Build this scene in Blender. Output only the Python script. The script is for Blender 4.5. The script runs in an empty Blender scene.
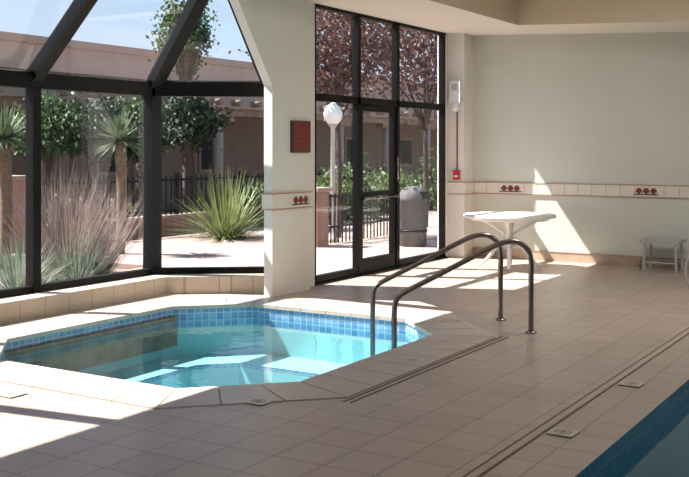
import bpy, math, random
from mathutils import Vector, Matrix
from mathutils.geometry import tessellate_polygon
random.seed(7)
S=bpy.context.scene
TH=math.atan2(613.5,1000.0)

# ------------------------------------------------------------------ materials
def nt(name):
    m=bpy.data.materials.new(name); m.use_nodes=True
    n=m.node_tree; n.nodes.clear()
    o=n.nodes.new('ShaderNodeOutputMaterial')
    return m,n,o
def pbr(name,col,rough=0.6,metal=0.0,var=0.0,scale=4.0,col2=None,bump=0.0,spec=0.5,transl=0.0):
    m,n,o=nt(name)
    p=n.nodes.new('ShaderNodeBsdfPrincipled')
    p.inputs['Base Color'].default_value=(*col,1)
    p.inputs['Roughness'].default_value=rough
    p.inputs['Metallic'].default_value=metal
    p.inputs['Specular IOR Level'].default_value=spec
    geo=n.nodes.new('ShaderNodeNewGeometry')
    if var>0 or col2:
        t=n.nodes.new('ShaderNodeTexNoise'); t.inputs['Scale'].default_value=scale
        t.inputs['Detail'].default_value=4
        n.links.new(geo.outputs['Position'],t.inputs['Vector'])
        r=n.nodes.new('ShaderNodeValToRGB')
        c2=col2 if col2 else tuple(c*(1-var) for c in col)
        r.color_ramp.elements[0].position=.35; r.color_ramp.elements[1].position=.65
        r.color_ramp.elements[0].color=(*col,1); r.color_ramp.elements[1].color=(*c2,1)
        n.links.new(t.outputs['Fac'],r.inputs['Fac'])
        n.links.new(r.outputs['Color'],p.inputs['Base Color'])
        if bump>0:
            b=n.nodes.new('ShaderNodeBump'); b.inputs['Strength'].default_value=bump
            b.inputs['Distance'].default_value=.02
            n.links.new(t.outputs['Fac'],b.inputs['Height']); n.links.new(b.outputs['Normal'],p.inputs['Normal'])
        src=r.outputs['Color']
    else: src=None
    if transl>0:
        tr=n.nodes.new('ShaderNodeBsdfTranslucent')
        if src: n.links.new(src,tr.inputs['Color'])
        else: tr.inputs['Color'].default_value=(*col,1)
        mx=n.nodes.new('ShaderNodeMixShader'); mx.inputs[0].default_value=transl
        n.links.new(p.outputs[0],mx.inputs[1]); n.links.new(tr.outputs[0],mx.inputs[2])
        n.links.new(mx.outputs[0],o.inputs[0])
    else: n.links.new(p.outputs[0],o.inputs[0])
    return m
def tile(name,c1,c2,grout,size,g=.01,rough=.4,uv=False,noise=.12,rot=0,off=(0,0,0),h=None,spec=.4):
    m,n,o=nt(name)
    p=n.nodes.new('ShaderNodeBsdfPrincipled'); p.inputs['Roughness'].default_value=rough
    p.inputs['Specular IOR Level'].default_value=spec
    if uv: v=n.nodes.new('ShaderNodeUVMap').outputs[0]
    else: v=n.nodes.new('ShaderNodeNewGeometry').outputs['Position']
    mp=n.nodes.new('ShaderNodeMapping'); mp.inputs['Location'].default_value=off
    mp.inputs['Rotation'].default_value=(0,0,rot)
    n.links.new(v,mp.inputs['Vector'])
    b=n.nodes.new('ShaderNodeTexBrick'); b.offset=0; b.squash=1
    b.inputs['Color1'].default_value=(*c1,1); b.inputs['Color2'].default_value=(*c2,1)
    b.inputs['Mortar'].default_value=(*grout,1)
    b.inputs['Scale'].default_value=1; b.inputs['Mortar Size'].default_value=g
    b.inputs['Mortar Smooth'].default_value=.2
    b.inputs['Brick Width'].default_value=size; b.inputs['Row Height'].default_value=h or size
    n.links.new(mp.outputs[0],b.inputs['Vector'])
    t=n.nodes.new('ShaderNodeTexNoise'); t.inputs['Scale'].default_value=1.7; t.inputs['Detail'].default_value=6
    n.links.new(v,t.inputs['Vector'])
    mr=n.nodes.new('ShaderNodeMapRange'); mr.inputs['From Min'].default_value=.3; mr.inputs['From Max'].default_value=.7
    mr.inputs['To Min'].default_value=1-noise; mr.inputs['To Max'].default_value=1
    n.links.new(t.outputs['Fac'],mr.inputs['Value'])
    mx=n.nodes.new('ShaderNodeVectorMath'); mx.operation='SCALE'
    n.links.new(b.outputs['Color'],mx.inputs[0]); n.links.new(mr.outputs[0],mx.inputs['Scale'])
    n.links.new(mx.outputs[0],p.inputs['Base Color'])
    bp=n.nodes.new('ShaderNodeBump'); bp.inputs['Strength'].default_value=.25; bp.inputs['Distance'].default_value=.004; bp.invert=True
    n.links.new(b.outputs['Fac'],bp.inputs['Height']); n.links.new(bp.outputs['Normal'],p.inputs['Normal'])
    n.links.new(p.outputs[0],o.inputs[0])
    return m
def glassy(name,tint,ior=1.45,ripple=0.0,rscale=6):
    m,n,o=nt(name)
    tr=n.nodes.new('ShaderNodeBsdfTransparent'); tr.inputs[0].default_value=(*tint,1)
    gl=n.nodes.new('ShaderNodeBsdfGlossy'); gl.inputs['Roughness'].default_value=.01
    f=n.nodes.new('ShaderNodeFresnel'); f.inputs['IOR'].default_value=ior
    mx=n.nodes.new('ShaderNodeMixShader')
    if ripple>0:
        t=n.nodes.new('ShaderNodeTexNoise'); t.inputs['Scale'].default_value=rscale; t.inputs['Detail'].default_value=2
        g=n.nodes.new('ShaderNodeNewGeometry'); n.links.new(g.outputs['Position'],t.inputs['Vector'])
        b=n.nodes.new('ShaderNodeBump'); b.inputs['Strength'].default_value=ripple; b.inputs['Distance'].default_value=.02
        n.links.new(t.outputs['Fac'],b.inputs['Height'])
        n.links.new(b.outputs[0],gl.inputs['Normal']); n.links.new(b.outputs[0],f.inputs['Normal'])
    n.links.new(f.outputs[0],mx.inputs[0]); n.links.new(tr.outputs[0],mx.inputs[1]); n.links.new(gl.outputs[0],mx.inputs[2])
    n.links.new(mx.outputs[0],o.inputs[0])
    return m

M={}
M['floor']=tile('floor_tile',(.45,.35,.285),(.41,.315,.255),(.26,.195,.155),.305,.006,.34,noise=.14)
M['coping']=pbr('coping_tile',(.46,.365,.30),.34,var=.12,scale=3)
M['grout']=pbr('grout',(.25,.19,.15),.8)
M['ledge']=tile('ledge_tile',(.54,.45,.355),(.50,.42,.33),(.34,.27,.22),.305,.006,.4)
M['wallfar']=pbr('wall_paint_sage',(.60,.60,.53),.8,var=.05,scale=1.2)
M['white']=pbr('wall_paint_white',(.72,.68,.62),.7,var=.04,scale=2)
M['ceil']=pbr('ceiling_paint',(.78,.73,.64),.8,var=.03,scale=1)
M['tray']=pbr('tray_paint',(.62,.52,.38),.8)
M['base']=pbr('baseboard_tan',(.45,.34,.25),.5,var=.15,scale=5)
M['black']=pbr('dark_bronze',(.005,.005,.005),.45,.0,spec=.15)
M['steel']=pbr('brushed_steel',(.28,.24,.23),.22,1.0)
M['glass']=glassy('window_glass',(.92,.94,.93),1.42)
M['water']=glassy('spa_water',(.72,.90,.92),1.33,.14,5)
M['poolwater']=glassy('pool_water',(.50,.80,.88),1.33,.12,3)
M['plaster']=pbr('spa_plaster',(.33,.54,.57),.6,var=.12,scale=2)
M['poolplaster']=pbr('pool_plaster',(.18,.50,.60),.6,var=.2,scale=1)
M['bluetile']=tile('blue_waterline_tile',(.10,.21,.40),(.19,.34,.50),(.42,.49,.54),.075,.005,.2,uv=True)
M['pooltile']=tile('pool_waterline_tile',(.02,.06,.14),(.03,.09,.19),(.10,.16,.24),.075,.005,.2,uv=True)
M['drain']=pbr('drain_slot',(.10,.07,.05),.6)
M['trimwhite']=pbr('trim_tile_white',(.70,.64,.56),.35)
M['trimline']=pbr('trim_tile_pink',(.45,.27,.20),.4)
M['emblem']=pbr('emblem_red',(.20,.025,.02),.4)
M['emblemdark']=pbr('emblem_dark',(.05,.03,.03),.4)
M['plastic']=pbr('white_plastic',(.78,.78,.76),.35)
M['plasticgrey']=pbr('grey_plastic',(.42,.41,.38),.4)
M['trashgrey']=pbr('trash_can_grey',(.12,.115,.115),.8,var=.2,scale=8,spec=.15)
M['red']=pbr('red_paint',(.45,.02,.02),.4)
M['maroon']=pbr('maroon_panel',(.22,.02,.02),.5,var=.4,scale=30)
M['marker']=pbr('marker_tile',(.50,.42,.35),.4)
M['ink']=pbr('marker_ink',(.20,.16,.13),.5)
M['patio']=tile('patio_concrete',(.33,.235,.20),(.31,.22,.19),(.21,.15,.13),1.2,.02,.8,noise=.15)
M['soil']=pbr('garden_gravel',(.26,.175,.14),.95,col2=(.17,.12,.09),scale=9,bump=.4)
M['adobe']=pbr('adobe_stucco',(.30,.215,.165),.9,var=.12,scale=2)
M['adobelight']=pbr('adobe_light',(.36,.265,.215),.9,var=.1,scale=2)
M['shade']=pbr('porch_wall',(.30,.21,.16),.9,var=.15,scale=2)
M['wood']=pbr('porch_wood',(.30,.20,.13),.8,var=.3,scale=6)
M['brick']=tile('garden_brick',(.28,.15,.115),(.23,.12,.09),(.28,.21,.17),.22,.012,.8,h=.08)
M['bark']=pbr('bark',(.08,.055,.04),.9,var=.3,scale=12)
M['leaf']=pbr('leaf_green',(.085,.13,.04),.6,col2=(.03,.06,.02),scale=5,transl=.3)
M['leaf2']=pbr('leaf_light_green',(.16,.20,.06),.6,col2=(.07,.12,.035),scale=5,transl=.35)
M['conifer']=pbr('leaf_dark',(.035,.06,.028),.7,col2=(.015,.03,.015),scale=4,transl=.2)
M['plum']=pbr('leaf_plum',(.15,.06,.05),.6,col2=(.07,.028,.028),scale=4,transl=.35)
M['agave']=pbr('blade_yellowgreen',(.25,.27,.10),.5,col2=(.10,.14,.05),scale=6,transl=.25)
M['yucca']=pbr('blade_yucca',(.13,.17,.08),.5,col2=(.06,.09,.04),scale=6,transl=.2)
M['sage']=pbr('sage_dry',(.28,.20,.175),.8,col2=(.16,.12,.11),scale=6,transl=.3)
M['silver']=pbr('silver_shrub',(.22,.25,.19),.7,col2=(.12,.16,.12),scale=7,transl=.3)
M['thatch']=pbr('yucca_thatch',(.16,.115,.07),.9,var=.4,scale=14)
M['lamppaint']=pbr('lamp_post_paint',(.42,.38,.34),.5)

# ------------------------------------------------------------------ builder
class B:
    def __init__(s,name): s.name=name; s.v=[]; s.f=[]; s.m=[]; s.s=[]; s.uv=[]; s.mats=[]
    def mi(s,k):
        if k not in s.mats: s.mats.append(k)
        return s.mats.index(k)
    def face(s,idx,mat,smooth=False,uv=None):
        s.f.append(idx); s.m.append(s.mi(mat)); s.s.append(smooth); s.uv.append(uv)
    def poly(s,pts,mat,uv=None):
        b=len(s.v); s.v+= [tuple(p) for p in pts]; s.face(list(range(b,b+len(pts))),mat,False,uv)
    def box(s,a,b,mat):
        x0,y0,z0=[min(a[i],b[i]) for i in range(3)]; x1,y1,z1=[max(a[i],b[i]) for i in range(3)]
        s.hexa([(x0,y0,z0),(x1,y0,z0),(x1,y1,z0),(x0,y1,z0)],[(x0,y0,z1),(x1,y0,z1),(x1,y1,z1),(x0,y1,z1)],mat)
    def hexa(s,lo,hi,mat):
        n=len(lo); b=len(s.v); s.v+=[tuple(p) for p in lo]+[tuple(p) for p in hi]
        s.face([b+i for i in reversed(range(n))],mat); s.face([b+n+i for i in range(n)],mat)
        for i in range(n):
            j=(i+1)%n; s.face([b+i,b+j,b+n+j,b+n+i],mat)
    def prism(s,poly,z0,z1,mat):
        s.hexa([(x,y,z0) for x,y in poly],[(x,y,z1) for x,y in poly],mat)
    def beam(s,a,b,w,h,mat,up=(0,0,1)):
        a=Vector(a); b=Vector(b); d=(b-a).normalized(); up=Vector(up)
        if abs(d.dot(up))>.98: up=Vector((1,0,0))
        x=d.cross(up).normalized(); y=x.cross(d)
        o=[(-x*w-y*h)/2,(x*w-y*h)/2,(x*w+y*h)/2,(-x*w+y*h)/2]
        s.hexa([a+q for q in o],[b+q for q in o],mat)
    def tube(s,pts,r,mat,n=10,sub=1,closed=False,r2=None):
        P=[Vector(p) for p in pts]
        if sub>1:
            Q=[]
            for i in range(len(P)-1):
                p0=P[max(i-1,0)];p1=P[i];p2=P[i+1];p3=P[min(i+2,len(P)-1)]
                for k in range(sub):
                    t=k/sub
                    Q.append(.5*((2*p1)+(-p0+p2)*t+(2*p0-5*p1+4*p2-p3)*t*t+(-p0+3*p1-3*p2+p3)*t**3))
            Q.append(P[-1]); P=Q
        b=len(s.v); up=None; L=len(P)
        for i,p in enumerate(P):
            d=(P[min(i+1,L-1)]-P[max(i-1,0)]).normalized()
            if up is None:
                up=Vector((0,0,1)) if abs(d.z)<.9 else Vector((1,0,0))
            x=d.cross(up).normalized(); up=x.cross(d).normalized()
            rr=r if r2 is None else r+(r2-r)*i/(L-1)
            for k in range(n):
                a=2*math.pi*k/n; s.v.append(tuple(p+x*math.cos(a)*rr+up*math.sin(a)*rr))
        for i in range(L-1):
            for k in range(n):
                k2=(k+1)%n
                s.face([b+i*n+k,b+i*n+k2,b+(i+1)*n+k2,b+(i+1)*n+k],mat,True)
        s.face([b+k for k in reversed(range(n))],mat); s.face([b+(L-1)*n+k for k in range(n)],mat)
    def lathe(s,c,prof,mat,n=24):
        b=len(s.v)
        for r,z in prof:
            for k in range(n):
                a=2*math.pi*k/n; s.v.append((c[0]+r*math.cos(a),c[1]+r*math.sin(a),c[2]+z))
        for i in range(len(prof)-1):
            for k in range(n):
                k2=(k+1)%n; s.face([b+i*n+k,b+i*n+k2,b+(i+1)*n+k2,b+(i+1)*n+k],mat,True)
        s.face([b+k for k in reversed(range(n))],mat); s.face([b+(len(prof)-1)*n+k for k in range(n)],mat)
    def done(s,bevel=0):
        me=bpy.data.meshes.new(s.name); me.from_pydata(s.v,[],s.f)
        for k in s.mats: me.materials.append(M[k])
        me.polygons.foreach_set('material_index',s.m); me.polygons.foreach_set('use_smooth',s.s)
        if any(u is not None for u in s.uv):
            l=me.uv_layers.new(name='UVMap')
            for p,u in zip(me.polygons,s.uv):
                if u:
                    for li,c in zip(p.loop_indices,u): l.data[li].uv=c
        me.update()
        o=bpy.data.objects.new(s.name,me); S.collection.objects.link(o)
        if bevel>0:
            b=o.modifiers.new('bevel','BEVEL'); b.width=bevel; b.segments=2; b.limit_method='ANGLE'
        return o

def fill(b,loops,z,mat,flip=False):
    tris=tessellate_polygon([[Vector((x,y,0)) for x,y in l] for l in loops])
    base=len(b.v)
    for l in loops: b.v+=[(x,y,z) for x,y in l]
    for t in tris:
        a,c,d=[b.v[base+i] for i in t]
        cr=(c[0]-a[0])*(d[1]-a[1])-(c[1]-a[1])*(d[0]-a[0])
        t=list(t) if (cr>0)!=flip else list(reversed(t))
        b.face([base+i for i in t],mat)

def octo(u0,u1,v0,v1,c):
    return [(u0+c,v0),(u1-c,v0),(u1,v0+c),(u1,v1-c),(u1-c,v1),(u0+c,v1),(u0,v1-c),(u0,v0+c)]
SP=(5.1,8.37,3.85,6.85); CH=.6
inner=octo(*SP,CH)
wd=.46
outer=octo(SP[0]-wd,SP[1]+wd,SP[2]-wd-.04,SP[3]+wd,CH+wd*.586)
pool=[(3.6,-4.5),(11.6,-4.5),(11.6,1.6),(3.6,1.6)]

# ------------------------------------------------------------------ floor
fl=B('floor')
fo=[(-3,-6),(13.95,-6),(13.95,6.62),(9.42,6.62),(8.6,7.9),(1.62,7.9),(.8,6.62),(-3,6.62)]
fill(fl,[fo,outer,pool],0,'floor')
fl.done()

cp=B('spa_coping')
fill(cp,[outer,inner],-.004,'grout')
N=8
for i in range(N):
    a=Vector(inner[i]);b=Vector(inner[(i+1)%N]);c=Vector(outer[(i+1)%N]);d=Vector(outer[i])
    L=(b-a).length; n=max(2,round(L/.305))
    g=.004
    for k in range(n):
        t0=k/n;t1=(k+1)/n
        e0=g/L;e1=g/L
        p=[a.lerp(b,t0+e0),a.lerp(b,t1-e1),d.lerp(c,t1-e1),d.lerp(c,t0+e0)]
        q=[p[0].lerp(p[3],-.03),p[1].lerp(p[2],-.03),p[1].lerp(p[2],.97),p[0].lerp(p[3],.97)]
        cp.prism([tuple(x) for x in q],-.03,.006,'coping')
cp.done()

spa=B('spa_tub')
def ring(b,lo,zs,mat,off=0):
    s=0;n=len(lo)
    for i in range(n):
        p=lo[i];q=lo[(i+1)%n];L=math.dist(p,q)
        b.poly([(*q,zs[0]),(*p,zs[0]),(*p,zs[1]),(*q,zs[1])],mat,[(s+L,zs[0]),(s,zs[0]),(s,zs[1]),(s+L,zs[1])]); s+=L
ring(spa,inner,(-.225,-.004),'bluetile')
ring(spa,inner,(-.50,-.225),'plaster')
b2=octo(SP[0]+.5,SP[1]-.5,SP[2]+.5,SP[3]-.5,CH-.3)
fill(spa,[inner,b2],-.50,'plaster')
ring(spa,b2,(-.54,-.50),'bluetile')
ring(spa,b2,(-.95,-.54),'plaster')
fill(spa,[b2],-.95,'plaster')
spa.done()
w=B('spa_water'); w.poly([(x,y,-.12) for x,y in octo(SP[0]-.002,SP[1]+.002,SP[2]-.002,SP[3]+.002,CH)],'water'); w.done()
# pool
pl=B('swimming_pool')
ring(pl,pool,(-.25,0),'pooltile'); ring(pl,pool,(-1.2,-.25),'poolplaster'); fill(pl,[pool],-1.2,'poolplaster')
pl.done()
w=B('pool_water'); w.poly([(3.59,-4.51,-.12),(11.61,-4.51,-.12),(11.61,1.61,-.12),(3.59,1.61,-.12)],'poolwater'); w.done()
# drain lines
d=B('deck_drain')
for y in (2.0,2.06): d.box((-3,y-.007,.0005),(13.82,y+.007,.004),'drain')
d.box((-3,2.007,.0005),(13.82,2.053,.003),'base')
d.done()
d=B('spa_drain_joint')
oy=outer[0][1]
for k in (0,.05): d.box((outer[0][0]-.1,oy-.03-k,.0005),(outer[1][0]+.05,oy-.018-k,.004),'drain')
d.done()
for (u,v) in [(5.12,3.78),(6.73,3.52),(5.46,1.9),(6.84,1.9),(4.43,5.27),(4.80,5.18)]:
    m=B('depth_marker_tile'); m.box((u-.075,v-.075,.0065),(u+.075,v+.075,.009),'marker')
    for k in range(12):
        a0=k/12*2*math.pi;a1=(k+1)/12*2*math.pi
        m.poly([(u+.05*math.cos(a0),v+.05*math.sin(a0),.0095),(u+.05*math.cos(a1),v+.05*math.sin(a1),.0095),(u+.038*math.cos(a1),v+.038*math.sin(a1),.0095),(u+.038*math.cos(a0),v+.038*math.sin(a0),.0095)],'ink')
    m.box((u-.03,v-.007,.009),(u+.03,v+.007,.0097),'ink'); m.box((u-.007,v-.03,.009),(u+.007,v+.03,.0097),'ink')
    m.done()

# ------------------------------------------------------------------ walls
wf=B('wall_far'); wf.box((13.85,-6,0),(14.0,6.65,3.8),'wallfar')
wf.box((13.52,6.22,0),(13.85,6.65,3.4),'white'); wf.done()
wr=B('wall_right'); wr.box((-3,-6.15,0),(14,-6,3.8),'white'); wr.done()
wb=B('wall_back'); wb.box((-3.15,-6.15,0),(-3,6.65,3.8),'white'); wb.done()
ww=B('wall_window')
ww.box((13.44,6.48,0),(13.53,6.62,3.3),'white')
ww.box((9.4,6.46,3.36),(13.9,6.62,3.8),'white')
ww.box((-3,6.46,0),(.85,6.64,3.8),'white')
ww.box((.62,6.36,3.3),(9.6,6.5,3.8),'white')
def gus(pts):
    ww.hexa([(x,6.35,z) for x,z in pts],[(x,6.46,z) for x,z in pts],'white')
gus([(8.85,0),(9.6,0),(9.6,3.3),(8.14,3.3),(8.85,2.3)])
gus([(.62,0),(1.37,0),(1.37,2.3),(2.08,3.3),(.62,3.3)])
ww.box((9.38,6.46,0),(9.86,6.74,3.8),'white'); ww.box((.6,6.46,0),(.84,6.74,3.8),'white')
ww.done()
# ledge
lg=B('window_ledge')
def mir(p): return (10.22-p[0],p[1])
I=[(9.16,6.47),(8.42,7.5)]; O=[(9.42,6.76),(8.62,7.92)]
poly=[I[0],O[0],O[1],mir(O[1]),mir(O[0]),mir(I[0]),mir(I[1]),I[1]]
ring(lg,list(reversed(poly)),(0,.19),'ledge')
fill(lg,[poly],.19,'ledge')
lg.done()

# ------------------------------------------------------------------ ceiling (soffit falls gently away from the windows)
c=B('ceiling')
def cz(v): return 3.325-.045*(6.2-max(v,1.5))
us_=[-3,1.5,12.62,13.85]; vs_=[-6,-4.5,1.5,5.03,6.5]
for i in range(3):
    for j in range(4):
        if i==1 and j in (1,2): continue
        a,b_=us_[i],us_[i+1]; p,q=vs_[j],vs_[j+1]
        c.poly([(a,p,cz(p)),(a,q,cz(q)),(b_,q,cz(q)),(b_,p,cz(p))],'ceil')
tray=[(1.5,-4.5),(12.62,-4.5),(12.62,1.5),(12.62,5.03),(1.5,5.03),(1.5,1.5)]
for i in range(6):
    p=tray[i];q=tray[(i+1)%6]; c.poly([(*p,cz(p[1])),(*q,cz(q[1])),(*q,3.72),(*p,3.72)],'tray')
fill(c,[tray],3.72,'ceil',flip=True)
c.box((-3.15,-6.15,3.8),(14.0,6.60,3.95),'ceil')
c.done()

# ------------------------------------------------------------------ bay window
b=B('window_1')
us=[1.67,3.39,5.11,6.83,8.55]; V0=7.80; ZB=.19; ZT=2.3
Rb=(9.36,6.72); A=(8.15,6.5,3.6); Lb=mir(Rb); AL=(10.22-8.15,6.5,3.6)
F=.10
b.box((1.67,V0-.04,ZB),(8.55,V0+.05,ZB+.07),'black')
b.box((1.62,V0-.06,ZT-.09),(8.6,V0+.08,ZT+.09),'black')
for u in us: b.box((u-F/2,V0-.05,ZB),(u+F/2,V0+.06,ZT),'black')
b.box((8.55-.08,V0-.06,ZB),(8.55+.08,V0+.08,ZT),'black')
for (c0,e0,ap) in (((8.55,V0),Rb,A),((1.67,V0),Lb,AL)):
    b.beam((*c0,ZB+.035),(*e0,ZB+.035),.09,.07,'black')
    b.beam((*c0,ZT),(*e0,ZT),.12,.18,'black')
    b.beam((*e0,ZB),(*e0,ZT+.05),.10,.10,'black')
    b.beam((*c0,ZT+.02),ap,.15,.14,'black')
    b.beam((*e0,ZT+.02),ap,.15,.15,'black')
    b.poly([(*c0,ZB),(*e0,ZB),(*e0,ZT),(*c0,ZT)],'glass')
    b.poly([(*c0,ZT),(*e0,ZT),ap],'glass')
for i,u in enumerate(us):
    if 1<=i<=3: b.beam((u,V0,ZT+.02),(u,6.5,3.6),.12,.14,'black')
b.beam((AL[0],6.52,3.6),(A[0],6.52,3.6),.1,.1,'black')
for i in range(4):
    b.poly([(us[i],V0,ZB),(us[i+1],V0,ZB),(us[i+1],V0,ZT),(us[i],V0,ZT)],'glass')
    t0=us[i] if i>0 else AL[0]; t1=us[i+1] if i<3 else A[0]
    b.poly([(us[i],V0,ZT),(us[i+1],V0,ZT),(t1,6.5,3.6),(t0,6.5,3.6)],'glass')
b.done()

VW=6.54
b=B('window_2')
cols=[9.9,10.94,11.98,13.42]
for u in cols: b.box((u-.04,VW-.05,0),(u+.04,VW+.03,3.36),'black')
for z,h in ((2.23,.045),(3.33,.035)): b.box((9.86,VW-.05,z-h),(13.44,VW+.03,z+h),'black')
for u0,u1 in ((9.9,10.94),(11.98,13.42)):
    b.box((u0,VW-.05,0),(u1,VW+.03,.10),'black')
    b.poly([(u0,VW,.1),(u1,VW,.1),(u1,VW,2.2),(u0,VW,2.2)],'glass')
for i in range(3): b.poly([(cols[i],VW,2.26),(cols[i+1],VW,2.26),(cols[i+1],VW,3.30),(cols[i],VW,3.30)],'glass')
b.done()
b=B('door_1')
u0,u1=10.985,11.935
b.box((u0,VW-.035,.015),(u0+.07,VW+.035,2.18),'black'); b.box((u1-.07,VW-.035,.015),(u1,VW+.035,2.18),'black')
b.box((u0+.07,VW-.035,.015),(u1-.07,VW+.035,.2),'black'); b.box((u0+.07,VW-.035,2.10),(u1-.07,VW+.035,2.18),'black')
b.box((u0+.07,VW-.03,1.0),(u1-.07,VW+.03,1.06),'black')
b.poly([(u0+.07,VW,.2),(u1-.07,VW,.2),(u1-.07,VW,2.1),(u0+.07,VW,2.1)],'glass')
b.tube([(u0+.03,VW-.03,.98),(u0+.03,VW-.10,.98),(u1-.05,VW-.10,.98),(u1-.05,VW-.03,.98)],.016,'steel')
b.tube([(u1-.035,VW-.03,1.2),(u1-.035,VW-.09,1.2),(u1-.035,VW-.09,1.5),(u1-.035,VW-.03,1.5)],.012,'steel')
b.done()
b=B('door_threshold'); b.box((9.86,VW-.09,.0),(13.44,VW-.055,.02),'black'); b.done()

# ------------------------------------------------------------------ trims
def emblem(b,org,ax,nrm,z):
    o=Vector(org);ax=Vector(ax);n=Vector(nrm)
    def q(cx,cz_,w,h,m):
        c0=o+ax*cx+Vector((0,0,z+cz_)); 
        pts=[c0-ax*w/2-Vector((0,0,h/2)),c0+ax*w/2-Vector((0,0,h/2)),c0+ax*w/2+Vector((0,0,h/2)),c0-ax*w/2+Vector((0,0,h/2))]
        b.hexa(pts,[p+n*.006 for p in pts],m)
    for cx in (-.10,0,.10):
        q(cx,.0,.085,.04,'emblem'); q(cx,.03,.05,.025,'emblem'); q(cx,-.028,.03,.02,'emblemdark')
    q(0,-.045,.34,.014,'emblemdark')
Z0,Z1=.95,1.12
b=B('trim_1')
b.box((13.835,-6,Z0),(13.85,6.22,Z1),'trimwhite')
b.box((13.83,-6,Z1-.01),(13.85,6.22,Z1+.004),'trimline'); b.box((13.83,-6,Z0-.004),(13.85,6.22,Z0+.01),'trimline')
v=5.62
while v>-5.5:
    emblem(b,(13.835,v,0),(0,1,0),(-1,0,0),1.035); v-=1.98
vv=6.2
while vv>-6: b.box((13.833,vv-.003,Z0),(13.85,vv+.003,Z1),'base'); vv-=.2
b.done()
b=B('trim_2')
b.box((13.505,6.205,Z0),(13.86,6.5,Z1),'trimwhite')
for z in (Z0,Z1): b.box((13.50,6.20,z-.006),(13.86,6.5,z+.006),'trimline')
b.done()
b=B('trim_3')
b.box((8.835,6.335,Z0),(9.615,6.48,Z1),'trimwhite')
for z in (Z0,Z1): b.box((8.83,6.33,z-.006),(9.62,6.48,z+.006),'trimline')
emblem(b,(9.38,6.335,0),(1,0,0),(0,-1,0),1.035)
b.done()
b=B('baseboard_far'); b.box((13.83,-6,0),(13.85,6.22,.13),'base'); b.box((13.825,-6,.13),(13.85,6.22,.14),'trimline'); b.done()

b=B('wall_sign')
b.box((9.19,6.325,1.57),(9.57,6.35,1.93),'emblemdark'); b.box((9.21,6.318,1.59),(9.55,6.33,1.91),'maroon')
for k in range(5): b.box((9.25,6.315,1.64+k*.05),(9.51,6.32,1.648+k*.05),'emblem')
b.done(.002)

b=B('fire_alarm_horn')
b.box((13.46,6.26,2.29),(13.52,6.43,2.62),'plastic'); b.lathe((13.50,6.345,2.17),[(.03,0),(.06,.03),(.06,.12)],'plastic',16)
b.box((13.452,6.29,2.48),(13.462,6.40,2.58),'plasticgrey')
b.tube([(13.51,6.33,2.2),(13.51,6.33,1.31)],.010,'emblem')
b.done(.004)
b=B('fire_alarm_pull')
b.box((13.465,6.28,1.16),(13.52,6.38,1.30),'red'); b.box((13.455,6.30,1.20),(13.468,6.36,1.225),'plastic'); b.done(.004)

# ------------------------------------------------------------------ spa handrails
def rail(base):
    b=B('spa_handrail')
    dx,dy=base
    e=Vector((-1,1,0)); O=Vector((dx,dy,0))
    def P(s,z): return O+e*s+Vector((0,0,z))
    pts=[P(0,0),P(0,.2),P(0,.45),P(.0,.64),P(.03,.745),P(.10,.80),P(.20,.79),P(.35,.70),P(.6,.535),P(.8,.405),P(.85,.36),P(.875,.29),P(.88,.15),P(.88,-.1),P(.88,-.3),P(.88,-.495)]
    b.tube(pts,.0235,'steel',12,4)
    b.lathe((dx,dy,0),[(.05,0.0),(.05,.008),(.03,.02)],'steel',20)
    p=P(.88,-.5); b.lathe(tuple(p),[(.05,0.0),(.05,.01),(.03,.02)],'steel',20)
    b.done()
rail((8.79,3.67)); rail((8.30,3.18))

# ------------------------------------------------------------------ furniture
def round_table(u,v,R,h=.73):
    b=B('patio_table')
    b.lathe((u,v,0),[(R*.95,h-.045),(R,h-.035),(R,h-.008),(R*.985,h),(R*.05,h)],'plastic',48)
    b.lathe((u,v,0),[(R*.84,h-.075),(R*.86,h-.045)],'plastic',40)
    b.lathe((u,v,0),[(.10,.30),(.055,.34),(.045,.5),(.07,.62),(.20,h-.07)],'plastic',20)
    for k in range(4):
        a=math.radians(20+90*k); c_,s_=math.cos(a),math.sin(a)
        b.tube([(u+c_*.06,v+s_*.06,.40),(u+c_*.16,v+s_*.16,.30),(u+c_*.30,v+s_*.30,.12),(u+c_*.42,v+s_*.42,.018)],.03,'plastic',8,3,r2=.018)
        b.tube([(u+c_*.05,v+s_*.05,.46),(u+c_*.20,v+s_*.20,.56),(u+c_*.42,v+s_*.42,h-.055)],.02,'plastic',8,3)
    b.done()
round_table(12.72,5.18,.62)
b=B('side_bench')
cu,cv=13.5,3.33
b.box((cu-.2,cv-.25,.37),(cu+.2,cv+.25,.405),'plasticgrey')
for k in range(4): b.box((cu-.2+.1*k+.01,cv-.26,.405),(cu-.2+.1*k+.09,cv+.26,.42),'plasticgrey')
for sx in (-1,1):
    for sy in (-1,1): b.beam((cu+sx*.17,cv+sy*.21,0),(cu+sx*.16,cv+sy*.2,.37),.03,.03,'plasticgrey')
    b.beam((cu+sx*.165,cv-.2,.12),(cu+sx*.165,cv+.2,.12),.02,.02,'plasticgrey')
b.done(.003)
b=B('lounge_chair')
cu,cv=12.0,2.70
for s in (0,.6):
    b.tube([(cu+s,cv-.05,0),(cu+s,cv,.15),(cu+s,cv-.02,.3),(cu+s,cv-.12,.36),(cu+s,cv-.8,.34),(cu+s,cv-1.4,.36),(cu+s,cv-1.8,.7)],.018,'plasticgrey',8,4)
    b.tube([(cu+s,cv-1.25,.34),(cu+s,cv-1.3,0)],.018,'plasticgrey',8)
for k in range(22):
    y=cv-.14-k*.058
    b.box((cu,y-.02,.365),(cu+.6,y+.02,.375),'plastic')
for k in range(8):
    t=k/8; y=cv-1.42-.36*t; z=.38+.32*t
    b.beam((cu,y,z),(cu+.6,y,z),.04,.01,'plastic')
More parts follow.
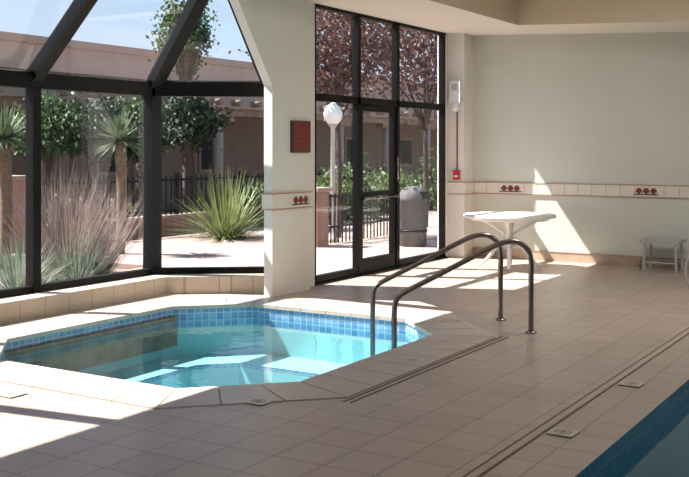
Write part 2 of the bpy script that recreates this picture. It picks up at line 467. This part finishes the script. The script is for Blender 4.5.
b.tube([(cu,cv-.05,.03),(cu+.6,cv-.05,.03)],.015,'plasticgrey',8)
b.done()

# ------------------------------------------------------------------ exterior
g=B('ground'); g.box((-12,6.8,-.4),(90,80,-.10),'soil'); g.done()
g=B('patio_paving')
g.box((9.5,6.76,-.1),(34,9.6,-.02),'patio'); g.box((10.5,9.6,-.1),(34,12.6,-.02),'patio'); g.done()
g=B('garden_curb_wall')
g.box((11.1,12.86,-.1),(24,13.1,.30),'brick'); g.box((11.1,12.84,.30),(24,13.12,.35),'adobe'); g.done()
b=B('iron_fence')
for z in (.42,1.0): b.box((11.1,12.965,z),(24,13.005,z+.045),'black')
u=11.15
while u<24:
    b.box((u-.014,12.972,.351),(u+.014,12.998,1.1),'black'); u+=.15
for u in (12.9,14.9,16.9,18.9,20.9,22.9): b.box((u-.035,12.95,.351),(u+.035,13.02,1.16),'black')
b.done()
def pillar(u,v,h,w=.2,z0=-.1):
    b=B('brick_pillar'); b.box((u-w,v-w,z0),(u+w,v+w,h),'brick'); b.box((u-w-.04,v-w-.04,h),(u+w+.04,v+w+.04,h+.07),'adobe'); b.done(.008)
pillar(10.82,13,1.12,.24); pillar(14.1,9.25,.9,.18,-.02)
b=B('iron_fence')
for z in (.25,.78): b.box((14.32,9.23,z),(16.8,9.26,z+.035),'black')
for k in range(20): b.box((14.37+.125*k-.01,9.235,-.02),(14.37+.125*k+.01,9.255,.84),'black')
b.done()
b=B('adobe_building')
b.box((8,20,-.1),(60,26,4.3),'adobelight'); b.box((7.9,19.9,4.3),(60,26,4.5),'adobe')
b.box((8,17.2,2.75),(60,20,3.15),'adobelight')
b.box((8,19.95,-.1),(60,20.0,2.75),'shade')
u=9
while u<60:
    b.lathe((u,17.5,-.1),[(.15,0),(.15,2.6)],'adobelight',14); b.box((u-.5,17.35,2.4),(u+.5,17.65,2.55),'wood'); u+=3.2
b.box((8,17.35,2.55),(60,17.65,2.8),'wood')
u=9.5
while u<60:
    b.tube([(u,17.6,2.9),(u,16.9,2.9)],.09,'wood',8); u+=.9
u=11
while u<58:
    b.box((u,19.9,.9),(u+1.2,19.96,2.1),'adobelight'); b.box((u+.1,19.88,1.0),(u+1.1,19.92,2.0),'black'); u+=4.3
b.box((8,17.2,-.1),(60,20,.02),'patio')
b.done()

def leafball(b,c,r,n,size,mat,clusters=40,spread=.28,flat=1.0):
    cs=[]
    for k in range(clusters):
        d=Vector((random.gauss(0,1),random.gauss(0,1),random.gauss(0,1))).normalized()*random.uniform(.35,1)
        cs.append(Vector((c[0]+d.x*r[0],c[1]+d.y*r[1],c[2]+d.z*r[2])))
    rm=min(r)
    for k in range(n):
        q=random.choice(cs)+Vector((random.gauss(0,1),random.gauss(0,1),random.gauss(0,.8)))*rm*spread
        a=Vector((random.gauss(0,1),random.gauss(0,1),random.gauss(0,1))).normalized()
        t=a.orthogonal().normalized(); w=a.cross(t)
        s=size*random.uniform(.6,1.3)
        b.poly([q-t*s,q-w*s*.5,q+t*s,q+w*s*.5],mat)
    return cs
def tree(name,base,c,r,n,size,mat,clusters=45,trunk=.12):
    b=B(name)
    cs=leafball(b,c,r,n,size,mat,clusters)
    fork=Vector((base[0],base[1],base[2]+(c[2]-r[2]-base[2])*.7+.3))
    b.tube([base,(base[0]+.05,base[1],(base[2]+fork.z)/2),tuple(fork)],trunk,'bark',8,3,r2=trunk*.7)
    for q in random.sample(cs,min(14,len(cs))):
        m=(fork+q)/2+Vector((0,0,.15)); b.tube([tuple(fork),tuple(m),tuple(q)],trunk*.45,'bark',6,2,r2=.01)
    b.done()
def uv(px,Z):
    X=(px-344.5)/1000*Z
    return (Z*math.cos(TH)+X*math.sin(TH),Z*math.sin(TH)-X*math.cos(TH))
def shrub(name,pos,r,n,size,mat,cl=25):
    b=B(name); cs=leafball(b,(pos[0],pos[1],r[2]*.95-.1),r,n,size,mat,cl)
    for q in cs[:12]: b.tube([(pos[0],pos[1],-.12),((pos[0]+q.x)/2,(pos[1]+q.y)/2,q.z*.6),tuple(q)],.018,'bark',5,2,r2=.005)
    b.done()
def blades(name,pos,n,L,w,mat,tilt=1.2,z0=-.1,droop=.35,r0=.06,seg=4,lo=0.0,trunk=None):
    b=B(name)
    if trunk:
        b.tube([(pos[0],pos[1],-.1),(pos[0]+.04,pos[1],z0*.5),(pos[0],pos[1],z0)],trunk*.8,'thatch',10,3,r2=trunk)
    for k in range(n):
        a=random.uniform(0,2*math.pi); e=lo+abs(random.random())**.8*tilt
        l=L*random.uniform(.7,1.1)
        d=Vector((math.cos(a)*math.sin(e),math.sin(a)*math.sin(e),math.cos(e)))
        side=Vector((-math.sin(a),math.cos(a),0))
        p=Vector((pos[0]+math.cos(a)*r0*random.random(),pos[1]+math.sin(a)*r0*random.random(),z0))
        prev=None
        for s in range(seg+1):
            t=s/seg
            q=p+d*l*t+Vector((0,0,-droop*l*t*t*math.sin(e)))
            ww_=w*(1-t)**.7*(.6+.4*min(1,4*t))+.0005
            cur=(q-side*ww_,q+side*ww_)
            if prev: b.poly([prev[0],prev[1],cur[1],cur[0]],mat)
            prev=cur
    b.done()

x=uv(186,20.8); tree('shade_tree',(x[0],x[1],-.1),(x[0],x[1],4.0),(.55,.55,.7),3200,.06,'leaf')
x=uv(190,20.9); tree('shade_tree',(x[0],x[1],-.1),(x[0],x[1],2.2),(.7,.6,.5),4500,.06,'conifer')
x=uv(140,22); tree('shade_tree',(x[0],x[1],-.1),(x[0],x[1],2.1),(.7,.7,.6),4500,.06,'leaf')
x=uv(92,20.8); tree('shade_tree',(x[0],x[1],-.1),(x[0],x[1],2.0),(1.0,.8,.55),5500,.06,'conifer')
x=uv(50,20.5); tree('shade_tree',(x[0],x[1],-.1),(x[0],x[1],2.0),(.9,.8,.6),4500,.07,'leaf')
x=uv(338,18.5); tree('plum_tree',(x[0],x[1],-.1),(x[0],x[1],3.8),(1.2,1.1,1.15),8000,.05,'plum',80,.06)
x=uv(425,21); tree('plum_tree',(x[0],x[1],-.1),(x[0],x[1],3.9),(1.4,1.4,1.4),8000,.055,'plum',80,.07)
for px,Z,r,mt in ((322,22.3,.65,'leaf2'),(347,23.5,.8,'leaf'),(375,25.5,.8,'leaf2'),(430,27,.9,'leaf'),(278,21.8,.6,'leaf2')):
    x=uv(px,Z); shrub('garden_shrub',x,(r,r,r*.85),2600,.06,mt)
b=B('garden_hedge')
for k in range(9):
    uu=12.0+k*1.1
    leafball(b,(uu,14.0,.38),(.55,.35,.34),1300,.045,'leaf2' if k%3 else 'silver',16)
b.done()
x=uv(226,18.4); blades('ornamental_grass',x,420,1.45,.014,'agave',1.25,droop=.35,r0=.2)
x=uv(120,15.6); blades('yucca_tree',x,260,.52,.018,'yucca',2.0,z0=1.75,droop=.1,trunk=.09)
x=uv(4,13.2); blades('yucca_tree',x,260,.5,.018,'yucca',2.0,z0=1.75,droop=.1,trunk=.09)
for px,Z,L in ((68,12.2,1.5),(100,12.9,1.35),(52,12.9,1.6)):
    x=uv(px,Z); blades('russian_sage',x,420,L,.0045,'sage',.75,droop=.2,r0=.12)
for px,Z in ((20,11.1),(78,11.9)):
    x=uv(px,Z); blades('silver_grass',x,420,.85,.009,'silver',1.05,droop=.4,r0=.12)
# lamp post
b=B('garden_lamp_post'); x=uv(333,17.6)
b.lathe((x[0],x[1],-.02),[(.11,0),(.11,.06),(.06,.10),(.045,.25),(.04,2.0),(.06,2.03),(.09,2.08)],'lamppaint',16)
b.lathe((x[0],x[1],2.06),[(.09,0),(.15,.08),(.17,.18),(.14,.29),(.06,.35),(.03,.40)],'plastic',20)
b.done()
b=B('trash_can'); x=uv(413,16.9)
b.lathe((x[0],x[1],-.02),[(.21,0),(.23,.02),(.24,.75),(.25,.76),(.25,.80),(.24,.86),(.19,.95),(.10,1.0),(.02,1.01)],'trashgrey',28)
b.lathe((x[0],x[1],-.02),[(.246,.25),(.246,.28)],'black',28)
b.box((x[0]-.1,x[1]-.25,.78),(x[0]+.1,x[1]-.18,.90),'black')
b.done()

# ------------------------------------------------------------------ lights
def area(name,loc,sx,sy,e,col=(1,.97,.93)):
    l=bpy.data.lights.new(name,'AREA'); l.shape='RECTANGLE'; l.size=sx; l.size_y=sy; l.energy=e; l.color=col
    o=bpy.data.objects.new(name,l); o.location=loc; S.collection.objects.link(o)
for u,e_ in ((4.0,12),(10.0,75)):
    for v in (-2.5,2.2):
        f=B('fill_lamp_housing'); f.box((u-.7,v-.25,3.66),(u+.7,v+.25,3.72),'plastic'); f.done()  # out-of-view housing, added only to dress the fill lamp
        area('fill_lamp',(u,v,3.65),1.3,.45,e_)  # added fill light to brighten the interior, no visible source
sl=bpy.data.lights.new('sun','SUN'); sl.energy=21.0; sl.angle=math.radians(.55); sl.color=(1,.97,.94)
so=bpy.data.objects.new('sun',sl); so.rotation_euler=Vector((.377,-1,-1.47)).to_track_quat('-Z','Y').to_euler(); so.location=(0,20,20); S.collection.objects.link(so)
W=bpy.data.worlds.new('World'); S.world=W; W.use_nodes=True
n=W.node_tree; n.nodes.clear()
o=n.nodes.new('ShaderNodeOutputWorld'); bg=n.nodes.new('ShaderNodeBackground'); tc=n.nodes.new('ShaderNodeTexCoord')
sp=n.nodes.new('ShaderNodeSeparateXYZ'); r=n.nodes.new('ShaderNodeValToRGB')
n.links.new(tc.outputs['Generated'],sp.inputs[0]); n.links.new(sp.outputs['Z'],r.inputs['Fac'])
e=r.color_ramp.elements; e[0].position=0; e[0].color=(.72,.86,1.0,1); e[1].position=.45; e[1].color=(.25,.46,.88,1)
n.links.new(r.outputs['Color'],bg.inputs['Color']); bg.inputs['Strength'].default_value=1.1
n.links.new(bg.outputs[0],o.inputs[0])

cam=bpy.data.cameras.new('camera'); cam.sensor_width=36; cam.sensor_fit='HORIZONTAL'; cam.lens=1000/689*36
cam.shift_y=-88.5/689; cam.clip_start=.05; cam.clip_end=300
co=bpy.data.objects.new('camera',cam); co.location=(0,0,1.6); co.rotation_euler=(math.radians(90),0,TH-math.radians(90))
S.collection.objects.link(co); S.camera=co
try:
    S.view_settings.view_transform='Standard'; S.view_settings.look='None'
except Exception as ex: print(ex)
